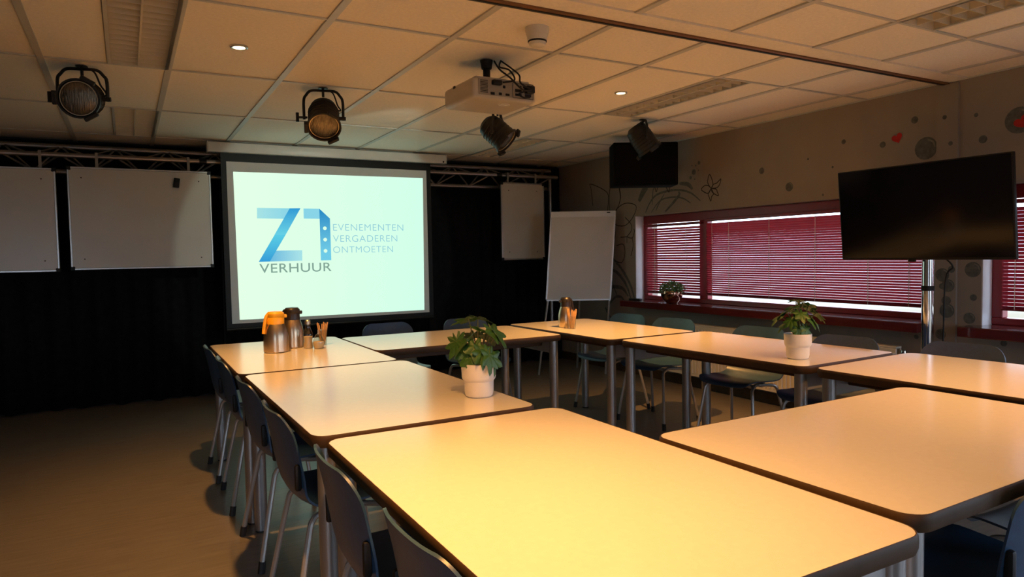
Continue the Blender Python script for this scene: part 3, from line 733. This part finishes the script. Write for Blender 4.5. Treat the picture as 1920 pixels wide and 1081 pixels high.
# ------------------------------------------------------------------ stage spotlights
def spot(x, y, drop, axis, label):
    t = thing('stage_spotlight', label, 'spotlight', (x, y, CZ), 0, 'black stage spotlights under the ceiling')
    d = Vector(axis).normalized(); h = Vector((-d.y, d.x, 0)).normalized()
    q = Vector((0,0,-1)).rotation_difference(d)
    # roll so that the can's local x lies along h
    ex = q @ Vector((1,0,0)); ang = math.atan2(d.dot(ex.cross(h)), ex.dot(h))
    Q = Quaternion(d, ang) @ q
    c = Vector((0, 0, -drop)); Mx = Matrix.Translation(c) @ Q.to_matrix().to_4x4()
    # can: -z is the light direction
    obj('can', tf(lathe([(.0,.13),(.05,.128),(.082,.10),(.092,.05),(.094,-.08),(.104,-.082),(.104,-.10),(.095,-.10),(.095,-.085),(.088,-.06),(.0,-.055)], 28), Mx), m_par, t)
    obj('lens', tf(lathe([(.086,-.080),(.06,-.088),(.03,-.092),(.0,-.093)], 28), Mx), m_lens, t)
    obj('lens_ring', tf(tube([(.088*math.cos(2*PI*k/28), .088*math.sin(2*PI*k/28), -.086) for k in range(28)], .003, 6, closed=True), Mx), m_steel, t)
    for k in range(3):
        a = 2*PI*k/3+PI/2
        obj('gel_clip', tf(rbox(-.036,.036,-.011,.011,-.116,-.084,.004,1), Mx @ Matrix.Rotation(a, 4, 'Z') @ Matrix.Translation((0,.108,0))), m_par, t)
    for k in range(5): obj('cooling_rib', tf(tube([(.093*math.cos(2*PI*j/20), .093*math.sin(2*PI*j/20), -.05+.026*k) for j in range(20)], .003, 5, closed=True), Mx), m_par, t)
    # yoke
    hw = .118
    yk = [c+h*hw*s_+Vector((0,0,z)) for s_, z in ((-1,-.012),(-1,drop*.55),(-.86,drop-.045),(-.6,drop-.018),(0,drop-.016),(.6,drop-.018),(.86,drop-.045),(1,drop*.55),(1,-.012))]
    obj('yoke', tube(catmull(yk, 5), .009, 6), m_par, t)
    obj('hook', tube([(0,0,0),(0,0,-.055)], .008, 8), m_par, t)
    obj('ceiling_plate', lathe([(0,-.004),(.03,-.004),(.03,-.0005),(0,-.0005)], 14), m_par, t)
    k1 = c-h*(hw-.02)
    kn = obj('tilt_knob', join(tube([k1, k1-h*.06], .007, 8), mv(tube([(0,0,-.028),(0,0,.028)], .010, 8), *(k1-h*.06))), m_par, t)
    obj('pivot', tube([c+h*(hw-.024), c+h*(hw+.016)], .012, 8), m_par, t)
    bk = Mx @ Vector((0,0,.125))
    cb = catmull([Vector((.02,0,-.01)), Vector((h.x*.06, h.y*.06, -.03)), c+h*.085+Vector((0,0,drop*.45)), c+h*.10+Vector((0,0,.02))-d*.05, bk], 6)
    obj('cable', tube(cb, .005, 6), m_black, t)
spot(-.178, 4.42, .172, (-.20, -.95, -.22), 'black stage spotlight facing the room above the whiteboards')
spot(1.108, 4.37, .185, (-.16, -.66, -.70), 'black stage spotlight tilted down, hung in front of the projection screen')
spot(2.385, 4.45, .178, (.52, -.50, -.66), 'black stage spotlight hung just behind the projector')
spot(3.645, 4.345, .160, (.50, -.22, -.78), 'black stage spotlight hung in front of the loudspeaker')

# ------------------------------------------------------------------ projector, smoke detector
t = thing('projector', 'beige ceiling projector with its cables at the back', 'projector', (1.787, 3.43, CZ), .01)
Z0, Z1 = 2.106-CZ, 2.214-CZ
obj('body', rbox(-.195, .195, -.185, .175, Z0, Z1, .022, 3), m_proj, t)
obj('top_cover', rbox(-.165, .165, -.165, .12, Z1-.004, Z1+.012, .008, 2), m_proj, t)
pn = obj('rear_panel', rbox(-.16, .175, -.1885, -.184, Z0+.018, Z1-.008, .002, 1), m_projd, t)
for k in range(9): obj('vent_slot', box(-.150, -.105, -.1895, -.188, Z0+.030+.0075*k, Z0+.0335+.0075*k), m_black, pn, smooth=False)
for x0, x1, z0, z1 in ((-.09,-.065,.022,.036),(-.015,.0,.062,.077),(-.04,-.022,.024,.038),(.0,.025,.024,.036),(.06,.10,.05,.066),(.06,.10,.03,.042),(.12,.16,.03,.044),(.09,.10,.075,.086),(.11,.12,.075,.086),(.13,.14,.075,.086),(.15,.16,.075,.086)):
    obj('port', rbox(x0, x1, -.191, -.1875, Z0+z0, Z0+z1, .0015, 1), m_black, pn)
obj('panel_frame', tube([(.045,-.19,Z0+.018),(.172,-.19,Z0+.018),(.172,-.19,Z0+.098),(.045,-.19,Z0+.098)], .0015, 5, closed=True), m_black, pn)
obj('power_plug', rbox(-.085, -.03, -.215, -.187, Z0+.072, Z0+.098, .006, 2), m_black, t)
obj('signal_plug', rbox(.115, .165, -.225, -.187, Z0+.045, Z0+.085, .006, 2), m_black, t)
obj('bottom_badge', tube([(.045+.032*math.cos(2*PI*k/24), -.09+.022*math.sin(2*PI*k/24), Z0-.0005) for k in range(24)], .002, 5, closed=True), m_white, t)
obj('bottom_badge', tube(catmull([(.012,-.10,Z0-.0005),(.04,-.088,Z0-.0005),(.078,-.08,Z0-.0005)], 4), .002, 5), m_white, t)
obj('lens', tube([(.09,.17,(Z0+Z1)/2),(.09,.20,(Z0+Z1)/2)], .036, 20), m_black, t)
l = bpy.data.lights.new('projector_beam', 'SPOT'); l.energy = 48.0; l.color = (.82, 1.0, .86); l.spot_size = math.radians(47); l.spot_blend = .12; l.shadow_soft_size = .02
o = bpy.data.objects.new('projector_light', l); COL.objects.link(o); o.parent = t; o.location = (.09, .215, (Z0+Z1)/2)
o.rotation_euler = (Vector((1.775, 6.70, 1.45))-Vector((1.877, 3.645, 2.16))).to_track_quat('-Z', 'Y').to_euler()
obj('side_button', rbox(-.199, -.193, .02, .045, Z1-.02, Z1-.006, .002, 1), m_black, t)
obj('mount_plate', rbox(-.12, .15, -.11, .09, Z1+.010, Z1+.022, .003, 1), m_black, t)
obj('mount_pole', tube([(-.035,-.045,Z1+.02),(-.035,-.045,-.03)], .020, 14), m_black, t)
obj('mount_cup', lathe([(0,-.045),(.028,-.045),(.032,-.02),(.036,0),(0,0)], 18, -.035, -.045), m_black, t)
for pts in ([(-.03,-.215,Z0+.085),(.03,-.235,Z0+.10),(.02,-.20,Z1+.05),(.0,-.13,-.05),(.03,-.09,-.004)],
            [(.03,-.09,-.004),(.075,-.13,-.05),(.08,-.2,Z1+.03),(.07,-.23,Z0+.09),(.13,-.226,Z0+.065)],
            [(.14,-.226,Z0+.06),(.07,-.25,Z0+.05),(.0,-.24,Z1+.0),(-.01,-.15,-.07),(.0,-.07,-.004)],
            [(.10,-.22,Z0+.05),(.06,-.23,Z0+.03),(.08,-.24,Z0+.012),(.13,-.22,Z0+.02)]):
    obj('cable', tube(catmull(pts, 8), .0048, 6), m_black, t)

t = thing('smoke_detector', 'white round smoke detector on the ceiling', 'smoke detector', (1.722, 2.80, CZ+.004))
obj('base', lathe([(0,0),(.056,0),(.056,-.016),(.051,-.038),(0,-.038)], 28), m_detect, t)
obj('head', lathe([(0,-.037),(.049,-.037),(.047,-.056),(.043,-.064),(.038,-.082),(.028,-.088),(0,-.089)], 28), m_detect, t)
obj('sensor_gap', lathe([(.0442,-.0615),(.0452,-.063),(.0452,-.067),(.0428,-.069)], 28), m_black, t)

# ------------------------------------------------------------------ things on the tables
TZ = .7405
def flask(x, y, rz, lid, r, label, s=1.0):
    t = thing('vacuum_flask', label, 'flask', (x, y, TZ), rz, 'steel coffee flasks')
    obj('body', lathe([(0,0),(r*.93,0),(r,.006),(r*1.0,.06*s),(r*.97,.10*s),(r*.86,.135*s),(r*.72,.160*s),(r*.68,.166*s),(0,.166*s)], 32), m_steel, t)
    obj('lid', lathe([(0,.165*s),(r*.70,.165*s),(r*.69,.20*s),(r*.66,.206*s),(r*.70,.212*s),(r*.70,.226*s),(r*.55,.237*s),(0,.240*s)], 28), lid, t)
    obj('spout', rbox(r*.55, r*.92, -.016, .016, .198*s, .218*s, .006, 2), lid, t)
    obj('handle', tube(catmull([(-r*.60,0,.224*s),(-r*.76,0,.208*s),(-r*.86,0,.178*s),(-r*.95,0,.145*s),(-r*1.0,0,.112*s)], 6), .010, 8, sx=1.3), lid, t)
flask(.742, 4.185, .15, m_yellow, .071, 'steel coffee flask with a bright yellow lid')
flask(.870, 4.345, -.25, m_brown, .066, 'steel coffee flask with a dark lid behind the yellow lidded one', 1.03)
flask(2.838, 4.275, 2.9, m_brown, .058, 'steel coffee flask with a dark lid standing alone beside a stirrer glass', .93)
t = thing('creamer_bottle', 'waisted glass bottle of coffee creamer beside the dark lidded flask', 'bottle', (.938, 4.235, TZ))
obj('glass', lathe([(0,0),(.027,0),(.029,.01),(.024,.045),(.029,.075),(.030,.085),(.018,.115),(.014,.14),(.016,.146),(.016,.165)], 24), m_gl2, t)
obj('powder', lathe([(0,.002),(.0255,.002),(.0265,.01),(.022,.045),(.026,.072),(0,.074)], 20), m_cream, t)
obj('cap', lathe([(0,.146),(.017,.146),(.017,.166),(.012,.172),(0,.172)], 18), m_steel, t)
t = thing('sugar_dispenser', 'small pear shaped glass dispenser with a thin metal spout', 'dispenser', (.988, 4.185, TZ))
obj('glass', lathe([(0,0),(.027,0),(.028,.006),(.036,.03),(.030,.055),(.018,.08),(.010,.088)], 24), m_gl2, t)
obj('sugar', lathe([(0,.002),(.025,.002),(.033,.03),(.031,.042),(0,.046)], 20), m_cream, t)
obj('spout', tube([(0,0,.085),(.0,0,.112)], .0045, 8), m_steel, t)
def stirrers(x, y, r, h, n, label):
    t = thing('stirrer_glass', label, 'glass', (x, y, TZ), 0, 'glasses of wooden stirrers')
    obj('glass', lathe([(0,0),(r*.8,0),(r,h)], 22), m_gl2, t)
    for k in range(n):
        a = 2*PI*k/n+random.uniform(-.2,.2); L = .135+random.uniform(-.012,.012)
        b = Vector((.35*r*math.cos(a), .35*r*math.sin(a), .003)); e = Vector((.95*r*1.15*math.cos(a), .95*r*1.15*math.sin(a), 0)); e.z = L
        obj('stirrer', tube([b, e], .0035, 4, sx=.45), m_wood, t)
stirrers(1.050, 4.335, .030, .095, 16, 'glass of wooden stirrers behind the sugar dispenser')
stirrers(2.808, 4.150, .031, .090, 16, 'glass of wooden stirrers against the lone dark lidded flask')

# ------------------------------------------------------------------ potted plants
def leaf_geo(R_, lobes, seed):
    rnd = random.Random(seed); n = 36; V = [(0, 0, 0)]; Fc = []
    def rad(a):
        # a=0 is the tip direction
        base = .62+.38*math.cos(a*.5)**2
        lob = .80+.20*math.cos(a*lobes)
        notch = .35+.65*min(1, abs(abs(a)-PI)/.5)
        return R_*base*lob*notch
    for ring in (.5, 1.0):
        for k in range(n):
            a = -PI+2*PI*k/n; r = rad(a)*ring
            x, y = r*math.sin(a)*.82, r*math.cos(a)+.0
            z = -.35*(x*x+max(0,y)**2)/R_+.05*R_*math.cos(a*lobes)*ring-.10*abs(x)*0
            V.append((x, y, z+.12*abs(x)))
    for k in range(n):
        j = (k+1) % n
        Fc += [(0, 1+k, 1+j), (1+k, 1+n+k, 1+n+j, 1+j)]
    return V, Fc
leaf_cache = [mesh('leaf', leaf_geo(1.0, l, i), m_leaf) for i, l in enumerate((7, 5, 9))]
def plant(x, y, label, leaves, pot_s, rz=0):
    t = thing('potted_plant', label, 'plant', (x, y, TZ), rz, 'potted plants on the tables')
    s = pot_s
    obj('pot', lathe([(0,0),(.046*s,0),(.053*s,.006*s),(.056*s,.02*s),(.0575*s,.062*s),(.064*s,.070*s),(.066*s,.078*s),(.068*s,.128*s),(.0655*s,.130*s),(.062*s,.126*s),(.060*s,.105*s),(0,.103*s)], 36), m_pot, t)
    obj('soil', lathe([(0,.106*s),(.0605*s,.106*s)], 24), m_soil, t)
    for i, (dx, dy, dz, R0, tip, pit, tw) in enumerate(leaves):
        e = Vector((dx, dy, dz)); b = Vector((dx*.12, dy*.12, .104*s))
        mid = b.lerp(e, .55)+Vector((0, 0, .02))
        st = obj('stem', tube(catmull([b, mid, e], 5), .0024, 6), m_stem, t)
        o = obj('leaf', leaf_cache[i % 3], parent=t, loc=e, rot=(pit, tw, tip))
        o.scale = (R0, R0, R0)
# leaf: offset from pot centre, size, heading of tip (z), pitch (droop), twist
CR = Vector((math.cos(YAW), -math.sin(YAW))); CF = Vector((math.sin(YAW), math.cos(YAW)))
def lv(a, b, z, R0, head, pit, tw=0.0):   # a: across the room direction, b: towards the window side, head: bearing of the tip in that frame
    p = CR*a+CF*b
    return (p.x, p.y, z, R0, head-YAW, pit, tw)
H = math.radians
plant(1.168, 2.368, 'potted plant with drooping split leaves in a ridged white pot, on the floor side table', [
    lv(-.035,.0,.300,.075,H(75),H(-5),.3), lv(.0,.01,.305,.07,H(-80),H(-8),-.2), lv(.03,-.01,.25,.085,H(-100),H(-25),-.25), lv(.06,.0,.255,.085,H(-110),H(-40),.2),
    lv(-.05,-.02,.215,.08,H(115),H(-35),.3), lv(-.085,-.01,.215,.085,H(150),H(-62),.3), lv(-.04,-.03,.19,.075,H(170),H(-55),0), lv(-.01,-.04,.20,.07,H(-170),H(-50),0),
    lv(.02,-.045,.18,.075,H(-150),H(-55),-.2), lv(.045,-.04,.165,.08,H(-130),H(-60),-.3), lv(-.03,-.05,.155,.068,H(165),H(-68),.2), lv(.075,.01,.235,.08,H(-95),H(-48),-.2),
    lv(-.02,.04,.24,.075,H(20),H(-20),0), lv(.03,.05,.23,.075,H(-30),H(-25),0), lv(-.07,.03,.20,.07,H(70),H(-45),.2), lv(.05,-.03,.155,.078,H(-140),H(-70),.1),
    lv(.0,-.02,.265,.07,H(-60),H(-10),.2), lv(.015,-.045,.145,.055,H(180),H(-65),0)], 1.0)
plant(2.918, 2.298, 'potted plant with upright lobed leaves in a ridged white pot, on the window side table', [
    lv(-.06,-.01,.235,.065,H(85),H(-15),.3), lv(-.09,.0,.215,.07,H(100),H(-30),.2), lv(-.03,-.02,.26,.06,H(60),H(-10),.3), lv(.02,-.01,.275,.06,H(-50),H(-10),-.2),
    lv(.05,.0,.255,.065,H(-80),H(-20),-.2), lv(.09,.0,.225,.07,H(-95),H(-35),-.2), lv(.0,-.03,.23,.065,H(180),H(-30),0), lv(.045,-.03,.205,.065,H(-140),H(-40),-.2),
    lv(-.045,-.03,.20,.065,H(140),H(-40),.2), lv(.075,-.02,.19,.062,H(-120),H(-50),-.2), lv(-.065,.0,.175,.06,H(95),H(-35),.1), lv(.0,.04,.25,.06,H(0),H(-20),0),
    lv(-.01,.0,.295,.05,H(30),H(-5),.1), lv(.02,.03,.29,.05,H(-20),H(-5),.1), lv(-.015,-.045,.15,.055,H(170),H(-70),0), lv(.02,-.045,.155,.05,H(-165),H(-68),0), lv(.07,.03,.27,.055,H(-70),H(-18),0)], .97)
# copper bowl plant on the sill
t = thing('bowl_plant', 'small leafy plant in a copper bowl on the window sill', 'plant', (4.606, 5.085, .7905))
obj('bowl', lathe([(0,0),(.05,0),(.055,.004),(.085,.03),(.104,.07),(.106,.105),(.102,.118),(.098,.117),(.100,.10),(.096,.09),(0,.088)], 32), m_copper, t)
obj('soil', lathe([(0,.095),(.096,.095)], 20), m_soil, t)
V, Fc = [], []
for k in range(900):
    a = random.uniform(0, 2*PI); rr = .11*math.sqrt(random.random()); hz = .10+random.uniform(.0, .115)*(1-.45*(rr/.11)**2)
    c = Vector((rr*math.cos(a), rr*math.sin(a)*1.12, hz)); d = Vector((random.gauss(0,1), random.gauss(0,1), random.gauss(.5,.6))).normalized()
    u = d.orthogonal().normalized(); L = random.uniform(.014,.023); wd = L*.36; i0 = len(V)
    u.rotate(Quaternion(d, random.uniform(0,6)))
    nrm = d.cross(u)
    V += [tuple(c), tuple(c+d*L*.5+u*wd+nrm*.001), tuple(c+d*L), tuple(c+d*L*.5-u*wd+nrm*.001)]; Fc.append((i0,i0+1,i0+2,i0+3))
fo = obj('foliage', (V, Fc), m_leaf2, t, smooth=False); fo['kind'] = 'stuff'
for k in range(26):
    a = random.uniform(0,2*PI); rr = .08*random.random()
    obj('stem', tube([(rr*math.cos(a)*.7, rr*math.sin(a)*.7, .09), (rr*math.cos(a)*1.2, rr*math.sin(a)*1.2, .19-.2*rr)], .0012, 4), m_stem, t)
o = obj('remote_control', rbox(-.022,.022,-.075,.075,0,.016,.005,2), m_black, loc=(4.62, 5.655, .7905), rot=(0,0,.15))
tag(o, 'small black handset lying at the end of the window sill', 'remote')
